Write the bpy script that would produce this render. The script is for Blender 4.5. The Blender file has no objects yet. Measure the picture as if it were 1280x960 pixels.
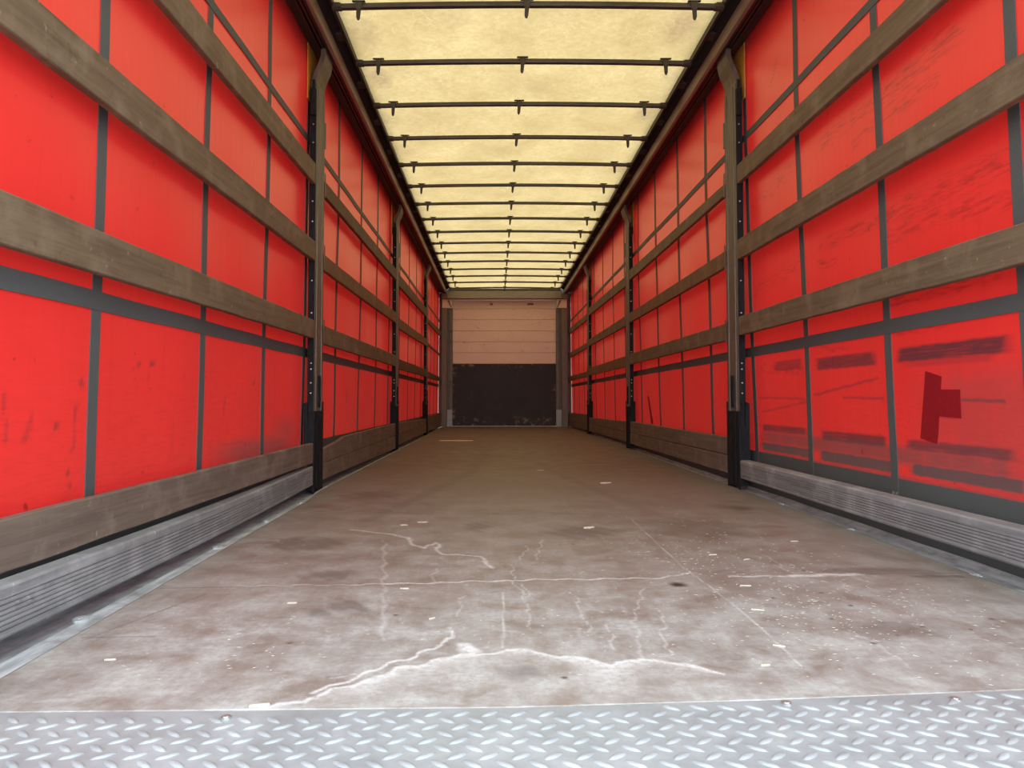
import bpy, bmesh, math, random
import numpy as np
from mathutils import Vector, Matrix

random.seed(7)
rng = np.random.default_rng(7)
sc = bpy.context.scene
COL = sc.collection

# ------------------------------------------------------------------ camera
PITCH = math.radians(2.2)
F, VX, VY = 893.0, 620.0, 500.0
cam_data = bpy.data.cameras.new('camera')
cam = bpy.data.objects.new('camera', cam_data)
COL.objects.link(cam)
cam.location = (-0.178, 0.0, 0.52)
cam.rotation_euler = (math.radians(90) + PITCH, 0, 0)
cam_data.sensor_fit = 'HORIZONTAL'
cam_data.sensor_width = 36.0
cam_data.lens = F / 1280 * 36.0
cam_data.shift_x = (640 - VX) / 1280
cam_data.shift_y = ((VY - F * math.tan(PITCH)) - 480) / 1280
cam_data.clip_start = 0.02
sc.camera = cam

# ------------------------------------------------------------------ sky and exposure
world = bpy.data.worlds.new('overcast_sky')
sc.world = world
world.use_nodes = True
nt = world.node_tree
nt.nodes.clear()
wo = nt.nodes.new('ShaderNodeOutputWorld')
bg = nt.nodes.new('ShaderNodeBackground')
tc = nt.nodes.new('ShaderNodeTexCoord')
sep = nt.nodes.new('ShaderNodeSeparateXYZ')
ramp = nt.nodes.new('ShaderNodeValToRGB')
mr = nt.nodes.new('ShaderNodeMapRange')
mr.inputs['From Min'].default_value = -1; mr.inputs['From Max'].default_value = 1
nt.links.new(tc.outputs['Generated'], sep.inputs[0])
nt.links.new(sep.outputs['Z'], mr.inputs['Value'])
nt.links.new(mr.outputs[0], ramp.inputs[0])
ramp.color_ramp.elements[0].position = 0.485
ramp.color_ramp.elements[0].color = (0.30, 0.30, 0.31, 1)
ramp.color_ramp.elements[1].position = 0.515
ramp.color_ramp.elements[1].color = (0.86, 0.96, 1.05, 1)
e = ramp.color_ramp.elements.new(1.0)
e.color = (0.90, 1.0, 1.10, 1)
nt.links.new(ramp.outputs[0], bg.inputs[0])
bg.inputs[1].default_value = 2.1
nt.links.new(bg.outputs[0], wo.inputs[0])

sc.view_settings.view_transform = 'Standard'
sc.view_settings.look = 'None'
sc.view_settings.gamma = 1.0
sc.view_settings.use_curve_mapping = False
sc.view_settings.exposure = 1.38
sc.cycles.use_denoising = True
sc.cycles.max_bounces = 10
sc.cycles.diffuse_bounces = 8
sc.cycles.glossy_bounces = 4
sc.cycles.transmission_bounces = 6
sc.cycles.sample_clamp_indirect = 10.0

# ------------------------------------------------------------------ dimensions
HALF = 1.24            # inner faces of the posts
Y0, YF = 0.80, 14.05   # rear opening, front wall
POST_Y = [4.17, 7.57, 10.90]
POST_D = 0.205
ZBAR = 2.70

# ------------------------------------------------------------------ helpers
def link(name, bm, mat, parent=None, loc=(0, 0, 0), smooth=False):
    me = bpy.data.meshes.new(name)
    bmesh.ops.recalc_face_normals(bm, faces=bm.faces)
    bm.to_mesh(me); bm.free()
    if smooth:
        for p in me.polygons: p.use_smooth = True
    o = bpy.data.objects.new(name, me)
    COL.objects.link(o)
    o.location = loc
    if mat: me.materials.append(mat)
    if parent: o.parent = parent
    return o

def tag(o, label, cat, group=None, kind=None):
    o['label'] = label; o['category'] = cat
    if group: o['group'] = group
    if kind: o['kind'] = kind
    return o

def empty(name, loc, label, cat, group=None):
    o = bpy.data.objects.new(name, None)
    COL.objects.link(o); o.location = loc; o.empty_display_size = 0.1
    return tag(o, label, cat, group)

def box(bm, x0, x1, y0, y1, z0, z1, bev=0.0):
    x0, x1 = min(x0, x1), max(x0, x1)
    vs = [bm.verts.new(p) for p in ((x0,y0,z0),(x1,y0,z0),(x1,y1,z0),(x0,y1,z0),(x0,y0,z1),(x1,y0,z1),(x1,y1,z1),(x0,y1,z1))]
    fs = [bm.faces.new([vs[i] for i in q]) for q in ((0,3,2,1),(4,5,6,7),(0,1,5,4),(1,2,6,5),(2,3,7,6),(3,0,4,7))]
    if bev > 0:
        es = list({e for f in fs for e in f.edges})
        bmesh.ops.bevel(bm, geom=es, offset=bev, segments=2, affect='EDGES', profile=0.5)

def sweep_y(bm, prof, ys, dx=None, dz=None):
    """closed (x,z) profile extruded through the stations ys"""
    rings = []
    for i, y in enumerate(ys):
        ox = dx[i] if dx else 0; oz = dz[i] if dz else 0
        rings.append([bm.verts.new((x + ox, y, z + oz)) for x, z in prof])
    n = len(prof)
    for a, b in zip(rings, rings[1:]):
        for k in range(n):
            bm.faces.new((a[k], a[(k+1) % n], b[(k+1) % n], b[k]))
    bm.faces.new(rings[0]); bm.faces.new(list(reversed(rings[-1])))

def sweep_z(bm, prof, z0, z1):
    """closed (x,y) profile extruded upward"""
    a = [bm.verts.new((x, y, z0)) for x, y in prof]
    b = [bm.verts.new((x, y, z1)) for x, y in prof]
    n = len(prof)
    for k in range(n):
        bm.faces.new((a[k], a[(k+1) % n], b[(k+1) % n], b[k]))
    bm.faces.new(a); bm.faces.new(list(reversed(b)))

def cyl(bm, p, axis, r, h, seg=10):
    m = Matrix.Translation(p)
    if axis == 'X': m = m @ Matrix.Rotation(math.pi/2, 4, 'Y')
    if axis == 'Y': m = m @ Matrix.Rotation(math.pi/2, 4, 'X')
    bmesh.ops.create_cone(bm, cap_ends=True, segments=seg, radius1=r, radius2=r, depth=h, matrix=m)

# ------------------------------------------------------------------ materials
class NT:
    def __init__(s, name):
        s.m = bpy.data.materials.new(name); s.m.use_nodes = True
        s.t = s.m.node_tree; s.t.nodes.clear()
        s.out = s.n('ShaderNodeOutputMaterial')
    def n(s, t, **k):
        x = s.t.nodes.new(t)
        for a, b in k.items(): setattr(x, a, b)
        return x
    def l(s, a, b): s.t.links.new(a, b)
    def put(s, inp, v):
        if hasattr(v, 'is_linked') or isinstance(v, bpy.types.NodeSocket): s.l(v, inp)
        elif isinstance(v, (tuple, list)) and len(v) == 3 and inp.type == 'RGBA': inp.default_value = (*v, 1)
        else: inp.default_value = v
    def coord(s, scale=(1,1,1), kind='Object', loc=(0,0,0)):
        c = s.n('ShaderNodeTexCoord'); m = s.n('ShaderNodeMapping')
        m.inputs['Scale'].default_value = scale; m.inputs['Location'].default_value = loc
        s.l(c.outputs[kind], m.inputs[0]); return m.outputs[0]
    def rand_coord(s, scale=(1,1,1)):
        c = s.n('ShaderNodeTexCoord'); m = s.n('ShaderNodeMapping'); i = s.n('ShaderNodeObjectInfo')
        v = s.n('ShaderNodeVectorMath', operation='ADD'); w = s.n('ShaderNodeMath', operation='MULTIPLY')
        s.l(i.outputs['Random'], w.inputs[0]); w.inputs[1].default_value = 57.0
        s.l(c.outputs['Object'], v.inputs[0]); s.l(w.outputs[0], v.inputs[1])
        m.inputs['Scale'].default_value = scale
        s.l(v.outputs[0], m.inputs[0]); return m.outputs[0]
    def noise(s, vec, scale, detail=4, rough=0.6, dist=0.0):
        x = s.n('ShaderNodeTexNoise')
        x.inputs['Scale'].default_value = scale; x.inputs['Detail'].default_value = detail
        x.inputs['Roughness'].default_value = rough; x.inputs['Distortion'].default_value = dist
        s.l(vec, x.inputs['Vector']); return x.outputs['Fac']
    def voro(s, vec, scale, feature='F1'):
        x = s.n('ShaderNodeTexVoronoi', feature=feature)
        x.inputs['Scale'].default_value = scale; s.l(vec, x.inputs['Vector']); return x.outputs['Distance']
    def rng(s, v, a, b, c=0.0, d=1.0):
        x = s.n('ShaderNodeMapRange'); s.l(v, x.inputs['Value'])
        x.inputs['From Min'].default_value = a; x.inputs['From Max'].default_value = b
        x.inputs['To Min'].default_value = c; x.inputs['To Max'].default_value = d
        return x.outputs[0]
    def math(s, op, a, b=0.0, clamp=False):
        x = s.n('ShaderNodeMath', operation=op, use_clamp=clamp)
        s.put(x.inputs[0], a); s.put(x.inputs[1], b); return x.outputs[0]
    def mix(s, fac, a, b, blend='MIX'):
        x = s.n('ShaderNodeMix', data_type='RGBA', blend_type=blend)
        s.put(x.inputs[0], fac); s.put(x.inputs[6], a); s.put(x.inputs[7], b); return x.outputs[2]
    def attr(s, name):
        x = s.n('ShaderNodeAttribute', attribute_name=name); return x.outputs['Fac']
    def bsdf(s, col, rough=0.6, metal=0.0, spec=0.5, bump=None, bstr=0.3, bdist=0.01):
        p = s.n('ShaderNodeBsdfPrincipled')
        s.put(p.inputs['Base Color'], col); s.put(p.inputs['Roughness'], rough)
        s.put(p.inputs['Metallic'], metal); p.inputs['Specular IOR Level'].default_value = spec
        if bump is not None:
            b = s.n('ShaderNodeBump'); b.inputs['Strength'].default_value = bstr; b.inputs['Distance'].default_value = bdist
            s.l(bump, b.inputs['Height']); s.l(b.outputs[0], p.inputs['Normal'])
        return p.outputs[0]
    def end(s, sh): s.l(sh, s.out.inputs[0]); return s.m

def mat_plain(name, c1, c2, rough=0.5, metal=0.0, scale=(6,6,6), nscale=4, bstr=0.15, spec=0.5):
    t = NT(name); v = t.coord(scale)
    n = t.noise(v, nscale, 6, 0.65)
    return t.end(t.bsdf(t.mix(t.rng(n, 0.3, 0.7), c1, c2), rough, metal, spec, n, bstr, 0.003))

def mat_board(name, dark, mid, pale, cross=False):
    t = NT(name)
    v = t.rand_coord((4, 1.0, 22) if not cross else (4, 26, 2.0))
    a = t.noise(v, 2.2, 7, 0.68, 0.4)
    v2 = t.rand_coord((2.5, 2.5, 2.5)); b = t.noise(v2, 2.6, 5, 0.6)
    col = t.mix(t.rng(a, 0.32, 0.68), dark, mid)
    col = t.mix(t.math('MULTIPLY', t.rng(b, 0.5, 0.72), 0.55), col, pale)
    v3 = t.rand_coord((7, 7, 7)); c = t.noise(v3, 6, 3, 0.5)
    col = t.mix(t.rng(c, 0.68, 0.76, 0, 0.32), col, tuple(min(1, x * 1.8 + 0.03) for x in pale))
    v4 = t.rand_coord((3, 3, 3)); d = t.noise(v4, 5, 4, 0.6)
    col = t.mix(t.rng(d, 0.62, 0.75, 0, 0.5), col, tuple(x * 0.4 for x in dark))
    return t.end(t.bsdf(col, 0.62, 0, 0.35, a, 0.25, 0.003))

M = {}
M['slat'] = mat_board('weathered brown plywood', (0.098, 0.070, 0.041), (0.165, 0.124, 0.078), (0.25, 0.205, 0.140))
M['slat_tan'] = mat_board('lighter cross grained plywood', (0.10, 0.058, 0.030), (0.19, 0.115, 0.062), (0.26, 0.17, 0.10), True)
M['slat_mid'] = mat_board('reddish brown plywood', (0.07, 0.042, 0.025), (0.125, 0.08, 0.05), (0.17, 0.12, 0.08), True)
M['plank'] = mat_board('grey brown weathered plank', (0.098, 0.074, 0.058), (0.175, 0.140, 0.112), (0.27, 0.23, 0.195))
M['ribbed'] = mat_board('weathered grey ribbed plank', (0.145, 0.150, 0.153), (0.26, 0.268, 0.272), (0.42, 0.435, 0.445))
M['strap'] = mat_plain('grey webbing', (0.062, 0.074, 0.073), (0.088, 0.103, 0.100), 0.6, 0, (8, 60, 60), 5, 0.1, 0.4)
M['post'] = mat_plain('weathered aluminium channel', (0.085, 0.070, 0.052), (0.17, 0.145, 0.11), 0.5, 0.25, (10, 10, 1.6), 5, 0.2)
M['black'] = mat_plain('chipped black paint', (0.006, 0.0065, 0.008), (0.020, 0.021, 0.024), 0.75, 0.0, (9, 9, 3), 5, 0.3, 0.15)
M['shade_black'] = mat_plain('black for slot shade and print', (0.006, 0.006, 0.006), (0.012, 0.012, 0.012), 0.8)  # near-black that paints in slot shade; also the sticker's printed symbol
M['bolt'] = mat_plain('zinc bolt', (0.45, 0.45, 0.44), (0.6, 0.6, 0.58), 0.35, 0.8)
M['ochre'] = mat_plain('flat ochre strip', (0.52, 0.24, 0.035), (0.62, 0.31, 0.06), 0.5)
M['rail'] = mat_plain('brownish aluminium rail', (0.20, 0.155, 0.12), (0.34, 0.27, 0.21), 0.42, 0.35, (12, 0.8, 12), 4, 0.1)
M['rail_dark'] = mat_plain('dark brown rail', (0.020, 0.016, 0.014), (0.045, 0.034, 0.028), 0.5, 0.2, (12, 1, 12), 4, 0.1)  # far darker than the side face, for underside, track and lip
M['bow'] = mat_plain('dark galvanised steel tube', (0.045, 0.040, 0.034), (0.10, 0.090, 0.075), 0.42, 0.4, (2, 10, 10), 4, 0.15)
M['hook'] = mat_plain('dark hook steel', (0.030, 0.027, 0.022), (0.07, 0.06, 0.05), 0.5, 0.2)
M['column'] = mat_plain('grey brown painted steel', (0.14, 0.118, 0.10), (0.20, 0.175, 0.15), 0.5, 0.0, (4, 4, 1), 5, 0.1)
M['column_dark'] = mat_plain('darker grey brown steel', (0.10, 0.082, 0.070), (0.145, 0.12, 0.10), 0.5, 0.0, (4, 4, 1), 5, 0.1)
M['beam'] = mat_plain('grey green painted steel', (0.24, 0.23, 0.19), (0.32, 0.31, 0.26), 0.5, 0.0, (2, 4, 6), 4, 0.1)
M['foot'] = mat_plain('bare grey foot plate', (0.30, 0.30, 0.29), (0.46, 0.46, 0.45), 0.5, 0.2, (10, 10, 6), 5, 0.1)
M['cream'] = mat_plain('cream painted panel', (0.74, 0.66, 0.50), (0.82, 0.75, 0.60), 0.55, 0.0, (3, 3, 6), 4, 0.1)
M['chip'] = mat_plain('pale wood splinter', (0.40, 0.36, 0.28), (0.54, 0.50, 0.40), 0.8)
M['white'] = mat_plain('pale strip', (0.60, 0.48, 0.38), (0.75, 0.62, 0.5), 0.7)
M['yellow'] = mat_plain('yellow sticker', (0.85, 0.62, 0.03), (0.9, 0.68, 0.05), 0.5)
M['patch'] = mat_plain('dark red patch foil', (0.22, 0.006, 0.012), (0.27, 0.009, 0.015), 0.5, 0, (20, 20, 20), 4, 0.1, 0.3)

def mat_metal_strip():
    t = NT('worn galvanised edge rail'); v = t.coord((10, 1.5, 10), 'Object')
    n = t.noise(v, 3, 6, 0.7); v2 = t.coord((3, 3, 3)); n2 = t.noise(v2, 4, 5, 0.6)
    col = t.mix(t.rng(n, 0.35, 0.65), (0.30, 0.34, 0.355), (0.60, 0.65, 0.67))
    col = t.mix(t.rng(n2, 0.5, 0.7, 0, 0.6), col, (0.14, 0.13, 0.12))
    return t.end(t.bsdf(col, 0.5, 0.3, 0.5, n, 0.2, 0.003))
M['strip'] = mat_metal_strip()

def mat_sill():
    t = NT('galvanised checker plate'); v = t.coord((1, 1, 1)); n = t.noise(v, 9, 6, 0.7)
    n2 = t.noise(v, 2.5, 4, 0.6)
    col = t.mix(t.rng(n, 0.3, 0.7), (0.23, 0.253, 0.258), (0.34, 0.365, 0.372))
    col = t.mix(t.rng(n2, 0.55, 0.75, 0, 0.35), col, (0.24, 0.24, 0.23))
    return t.end(t.bsdf(col, t.rng(n, 0.3, 0.7, 0.36, 0.55), 0.2, 0.5, n, 0.25, 0.004))
M['sill'] = mat_sill()

def mat_floor():
    t = NT('scratched brown grey plywood floor')
    v = t.coord((1, 1, 1), 'Object')
    big = t.noise(v, 1.3, 5, 0.6); med = t.noise(v, 7, 7, 0.7, 0.3)
    lng = t.noise(t.coord((26, 1.1, 1)), 1.6, 6, 0.7); crs = t.noise(t.coord((1.2, 22, 1)), 1.4, 6, 0.7)
    col = t.mix(t.rng(big, 0.3, 0.7), (0.135, 0.100, 0.078), (0.190, 0.148, 0.120))
    col = t.mix(t.rng(med, 0.35, 0.75, 0, 0.45), col, (0.20, 0.155, 0.125))
    col = t.mix(t.rng(lng, 0.55, 0.75, 0, 0.35), col, (0.23, 0.185, 0.155))
    col = t.mix(t.rng(crs, 0.55, 0.72, 0, 0.35), col, (0.085, 0.055, 0.042))
    fine = t.noise(v, 60, 4, 0.7)
    # dust and wear, with rear daylight painted in as a paler near floor
    pale = t.attr('pale'); dark = t.attr('dark'); dust_daylight = t.attr('dust_daylight')
    dn = t.math('MULTIPLY', dust_daylight, t.rng(med, 0.36, 0.62, 0.22, 1.0), True)
    dn = t.math('MULTIPLY', dn, t.rng(lng, 0.3, 0.62, 0.82, 1.0), True)
    dn = t.math('MULTIPLY', dn, t.rng(crs, 0.32, 0.6, 0.85, 1.0), True)
    dn = t.math('MULTIPLY', dn, t.rng(fine, 0.25, 0.6, 0.55, 1.0), True)
    col = t.mix(dn, col, (0.40, 0.415, 0.400))
    pn = t.math('MULTIPLY', pale, t.rng(fine, 0.3, 0.55, 0.35, 1.0), True)
    col = t.mix(pn, col, (0.60, 0.62, 0.61))
    kn = t.math('MULTIPLY', dark, t.rng(med, 0.3, 0.6, 0.6, 1.0), True)
    col = t.mix(kn, col, (0.045, 0.028, 0.022))
    # little scratches
    wv = t.noise(v, 3.0, 3, 0.5); s1 = t.voro(t.coord((3, 12, 1), loc=(3.1, 1.7, 0)), 6, 'DISTANCE_TO_EDGE')
    sc1 = t.math('MULTIPLY', t.rng(s1, 0.0, 0.012, 1, 0), t.rng(wv, 0.5, 0.62, 0, 0.45))
    col = t.mix(sc1, col, (0.52, 0.47, 0.41))
    rough = t.rng(med, 0.3, 0.7, 0.42, 0.62)
    return t.end(t.bsdf(col, rough, 0, 0.35, med, 0.12, 0.004))
M['floor'] = mat_floor()

def mat_curtain(name, seed):
    t = NT(name)
    v = t.coord((1, 1, 1), 'Object', (seed, seed, 0))
    n = t.noise(v, 1.2, 4, 0.6)
    col = t.mix(t.rng(n, 0.3, 0.7), (0.62, 0.028, 0.024), (0.68, 0.036, 0.030))
    st = t.noise(t.coord((1, 10, 0.9), loc=(seed, 0, 0)), 2.2, 5, 0.6)
    col = t.mix(t.rng(st, 0.56, 0.8, 0, 0.25), col, (0.40, 0.012, 0.014))
    # scuffs carried by the sheet itself
    g = t.attr('scuff'); d = t.attr('dirt'); hz = t.noise(t.coord((1, 3, 70), loc=(seed, 0, 0)), 1.5, 6, 0.75)
    gn = t.math('MULTIPLY', g, t.rng(hz, 0.28, 0.50, 0.35, 1.0), True)
    col = t.mix(t.math('MULTIPLY', gn, 0.90), col, (0.050, 0.028, 0.036))
    blot = t.noise(v, 11, 5, 0.7)
    dn = t.math('MULTIPLY', t.math('MULTIPLY', d, 1.25), t.rng(blot, 0.22, 0.48, 0.55, 1.0), True)
    col = t.mix(t.math('MULTIPLY', dn, 0.93), col, (0.066, 0.072, 0.071))
    sp = t.attr('speck'); spn = t.noise(t.coord((1, 3.2, 24), loc=(seed, 0, 0)), 3.0, 8, 0.72, 0.3)
    sn = t.math('MULTIPLY', sp, t.rng(spn, 0.46, 0.66), True)
    col = t.mix(t.math('MULTIPLY', sn, 0.8), col, (0.12, 0.008, 0.012))
    dot = t.noise(v, 22, 2, 0.5); col = t.mix(t.rng(dot, 0.73, 0.78, 0, 0.6), col, (0.14, 0.008, 0.010))
    wr = t.noise(t.coord((1, 14, 1.5), loc=(seed, 0, 0)), 2.0, 3, 0.5)
    p = t.bsdf(col, 0.30, 0, 0.6, wr, 0.08, 0.01)
    p.node.inputs['Sheen Weight'].default_value = 0.035; p.node.inputs['Sheen Roughness'].default_value = 0.5
    tr = t.n('ShaderNodeBsdfTranslucent'); t.l(t.mix(1.0, col, (1.0, 0.55, 0.5), 'MULTIPLY'), tr.inputs[0])
    mx = t.n('ShaderNodeMixShader'); mx.inputs[0].default_value = 0.10
    t.l(p, mx.inputs[1]); t.l(tr.outputs[0], mx.inputs[2])
    return t.end(mx.outputs[0])

def mat_tarp():
    t = NT('translucent cream roof tarpaulin')
    v = t.coord((1, 1, 1)); n = t.noise(v, 2.2, 6, 0.65, 0.3); f = t.noise(v, 30, 5, 0.7)
    col = t.mix(t.rng(n, 0.3, 0.7), (0.200, 0.140, 0.058), (0.285, 0.211, 0.098))
    col = t.mix(t.rng(f, 0.35, 0.7, 0, 0.55), col, (0.160, 0.108, 0.041))
    cr = t.voro(t.coord((5, 5, 5)), 3.0, 'DISTANCE_TO_EDGE'); w = t.noise(v, 3, 3, 0.5)
    crm = t.math('MULTIPLY', t.rng(cr, 0, 0.02, 1, 0), t.rng(w, 0.45, 0.6, 0, 0.5))
    col = t.mix(crm, col, (0.36, 0.28, 0.15))
    col = t.mix(t.math('MULTIPLY', t.attr('stain'), t.rng(f, 0.3, 0.6, 0.5, 1.0)), col, (0.12, 0.075, 0.04))
    p = t.bsdf((0.42, 0.36, 0.25), 0.6, 0, 0.2)
    tr = t.n('ShaderNodeBsdfTranslucent'); t.l(col, tr.inputs[0])
    mx = t.n('ShaderNodeMixShader'); mx.inputs[0].default_value = 0.80
    t.l(p, mx.inputs[1]); t.l(tr.outputs[0], mx.inputs[2])
    return t.end(mx.outputs[0])
M['tarp'] = mat_tarp()

def mat_panel(name, c1, c2, stain, amt):
    t = NT(name); v = t.coord((1, 1, 1)); n = t.noise(v, 2.0, 5, 0.6); s = t.noise(t.coord((5, 5, 9)), 1.6, 6, 0.7)
    col = t.mix(t.rng(n, 0.3, 0.7), c1, c2)
    col = t.mix(t.rng(s, 0.60, 0.72, 0, amt), col, stain)
    return t.end(t.bsdf(col, 0.5, 0, 0.35, s, 0.1, 0.003))
M['pink'] = mat_panel('pinkish cream wall boarding', (0.84, 0.66, 0.57), (0.90, 0.74, 0.66), (0.25, 0.15, 0.11), 0.6)

def mat_kick():
    t = NT('dark brown plywood with chipped edges'); v = t.coord((1, 1, 1)); n = t.noise(v, 3, 5, 0.6)
    col = t.mix(t.rng(n, 0.3, 0.7), (0.018, 0.010, 0.009), (0.034, 0.019, 0.016))
    s = t.noise(t.coord((6, 6, 6)), 1.5, 6, 0.7); lv = t.attr('chip')
    col = t.mix(t.math('MULTIPLY', t.rng(s, 0.54, 0.64), lv, True), col, (0.36, 0.24, 0.16))
    s2 = t.noise(t.coord((7, 7, 4), loc=(4, 0, 1)), 2, 5, 0.6)
    col = t.mix(t.rng(s2, 0.68, 0.74, 0, 0.35), col, (0.30, 0.22, 0.17))
    return t.end(t.bsdf(col, 0.5, 0, 0.35))
M['kick'] = mat_kick()

# ------------------------------------------------------------------ numpy fields for marks
def poly_dist(P, line):
    d = np.full(len(P), 1e9)
    for a, b in zip(line, line[1:]):
        a = np.array(a); b = np.array(b); ab = b - a
        t = np.clip(((P - a) @ ab) / max(ab @ ab, 1e-9), 0, 1)
        d = np.minimum(d, np.linalg.norm(P - (a + t[:, None] * ab), axis=1))
    return d

def wob(P, f, s):
    return (np.sin(P[:, 0]*f + s) * np.sin(P[:, 1]*f*1.13 + 2*s) + np.sin(P[:, 0]*f*2.3 + 3*s + P[:, 1]*f*1.7)) * 0.5

def add_attr(me, name, vals):
    a = me.attributes.new(name, 'FLOAT', 'POINT'); a.data.foreach_set('value', np.clip(vals, 0, 1).astype(np.float32))

def grid_mesh(name, V, nr, nc, mat):
    """V: (nr*nc,3) vertices row by row"""
    i = np.arange(nr*nc).reshape(nr, nc)
    q = np.stack([i[:-1, :-1], i[:-1, 1:], i[1:, 1:], i[1:, :-1]], -1).reshape(-1, 4)
    me = bpy.data.meshes.new(name)
    me.vertices.add(len(V)); me.vertices.foreach_set('co', V.astype(np.float32).ravel())
    me.loops.add(q.size); me.loops.foreach_set('vertex_index', q.astype(np.int32).ravel())
    me.polygons.add(len(q)); me.polygons.foreach_set('loop_start', np.arange(0, q.size, 4, dtype=np.int32))
    me.polygons.foreach_set('loop_total', np.full(len(q), 4, dtype=np.int32))
    me.polygons.foreach_set('use_smooth', np.ones(len(q), dtype=bool))
    me.update(calc_edges=True); me.validate()
    me.materials.append(mat)
    o = bpy.data.objects.new(name, me); COL.objects.link(o)
    return o

# ------------------------------------------------------------------ floor
def sill_y(x): return np.interp(x, [-1.3, -1.0, -0.15, 0.3, 0.77, 1.3], [1.205, 1.212, 1.231, 1.262, 1.305, 1.35])
def left_edge(y): return np.interp(y, [1.2, 2.0, 3.8, 4.2, 14.1], [-1.098, -1.117, -1.155, -1.188, -1.205])
RIGHT = 1.246
rows = [0.0]
y = 1.3
while y < YF:
    y += max(0.004, 0.0021 * y * y * 0.5); rows.append(min(y, YF))
rows = np.array([1.3] + rows[1:])
tt = (rows - rows[0]) / (rows[-1] - rows[0])
NC = 470
V = np.zeros((len(tt), NC, 3))
for k, tv in enumerate(tt):
    u = np.linspace(0, 1, NC)
    xl = left_edge(1.3 + tv*(YF-1.3))
    x = xl + u*(RIGHT - xl)
    y0 = sill_y(x)
    V[k, :, 0] = x; V[k, :, 1] = y0 + (YF - y0)*tv
V = V.reshape(-1, 3)
fl = grid_mesh('floor', V, len(tt), NC, M['floor'])
fl['kind'] = 'structure'
fl['label'] = 'scuffed brown grey plywood load floor running to the front wall'
P = V[:, :2].copy()
PW = P + np.stack([wob(P, 31, 1.0), wob(P, 27, 2.2)], 1)*0.010 + np.stack([wob(P, 90, .3), wob(P, 83, 1.2)], 1)*0.0025
pale = np.zeros(len(P)); dark = np.zeros(len(P)); dust_daylight = np.zeros(len(P))
def stroke(line, w, amt, arr, jag=True):
    d = poly_dist(PW if jag else P, line)
    np.maximum(arr, amt*np.clip(1.25 - d/w, 0, 1), out=arr)
crest = [(-0.62, 1.215), (-0.509, 1.252), (-0.472, 1.303), (-0.408, 1.349), (-0.364, 1.408), (-0.305, 1.44), (-0.244, 1.485), (-0.219, 1.473), (-0.17, 1.501), (-0.111, 1.508), (-0.056, 1.473), (-0.009, 1.455), (0.049, 1.419), (0.078, 1.451), (0.142, 1.451), (0.205, 1.419), (0.247, 1.378)]
stroke(crest, 0.007, 0.85, pale)
_cx = np.array([c[0] for c in crest]); _cy = np.array([c[1] for c in crest])
dd = np.interp(PW[:, 0], _cx, _cy, left=0, right=0) - PW[:, 1]
wid = 0.022*(1 + 0.7*np.sin(P[:, 0]*17 + 1) + 0.4*np.sin(P[:, 0]*41)) + 0.004
np.maximum(pale, np.where(dd > 0, 0.9*np.exp(-np.clip(dd, 0, 9)/wid), 0)*np.clip((0.26-P[:, 0])/0.15, 0, 1), out=pale)
stroke([(-0.246, 1.545), (-0.227, 1.485)], 0.014, 0.95, pale)
stroke([(-0.505, 1.291), (-0.44, 1.358), (-0.397, 1.419), (-0.334, 1.485), (-0.289, 1.545), (-0.278, 1.652)], 0.006, 0.8, pale)
stroke([(-0.754, 2.882), (-0.597, 2.796), (-0.51, 2.716), (-0.482, 2.604), (-0.431, 2.534), (-0.398, 2.64), (-0.367, 2.436), (-0.231, 2.405), (-0.19, 2.234)], 0.008, 0.6, pale)
seam = [(-0.894, 2.02), (-0.695, 2.029), (-0.495, 2.042), (-0.269, 2.064), (-0.109, 2.087), (0.054, 2.096), (0.301, 2.11), (0.427, 2.183)]
stroke(seam, 0.005, 0.6, pale)
stroke(seam[2:7], 0.006, 0.8, pale)
for ln in ([(-0.127, 2.288), (-0.127, 2.042), (-0.104, 1.918), (-0.096, 1.652)], [(-0.099, 2.042), (-0.093, 1.88)], [(-0.1, 2.345), (-0.064, 2.568)], [(-0.048, 2.345), (-0.007, 2.677)],
           [(0.028, 1.958), (0.034, 1.596)], [(0.082, 1.681), (0.066, 1.496)], [(0.232, 1.999), (0.154, 1.742), (0.13, 1.57), (0.121, 1.462)], [(0.232, 1.809), (0.212, 1.681), (0.182, 1.57), (0.184, 1.473)],
           [(-0.274, 1.742), (-0.263, 1.918)], [(-0.359, 2.042), (-0.364, 2.234)], [(-0.48, 1.368), (-0.414, 1.378)], [(-0.564, 3.02), (-0.49, 3.12)], [(-0.367, 1.429), (-0.342, 1.412)],
           [(0.887, 1.854), (0.917, 1.743)], [(0.628, 1.644), (0.632, 1.406)], [(0.726, 2.431), (0.71, 2.158)], [(0.806, 2.096), (0.788, 1.967)], [(-1.05, 2.675), (-0.9, 2.649)]):
    stroke(ln, 0.0034, 0.36, pale)
for ln in ([(0.412, 3.12), (0.404, 2.234), (0.42, 1.999), (0.428, 1.711), (0.426, 1.6), (0.419, 1.419)], [(-0.158, 1.958), (-0.163, 1.52)]):
    stroke(ln, 0.0026, 0.5, pale, False)
stroke([(-0.594, 2.677), (-0.423, 1.57)], 0.006, 0.28, pale)
stroke([(0.511, 2.127), (0.765, 2.139), (0.899, 2.158)], 0.008, 0.7, pale)
stroke([(0.70, 2.135), (0.765, 2.139), (0.899, 2.158)], 0.016, 0.9, pale)
stroke([(0.899, 2.158), (1.24, 2.17)], 0.004, 0.8, dark, False)
for ln in ([(-1.083, 1.585), (-0.931, 1.594)], [(-1.073, 1.567), (-0.956, 1.94)], [(-1.108, 1.996), (-0.87, 2.011), (-0.585, 2.04)], [(-0.87, 3.27), (1.2, 3.30)]):
    stroke(ln, 0.004, 0.45, dark, False)
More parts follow.
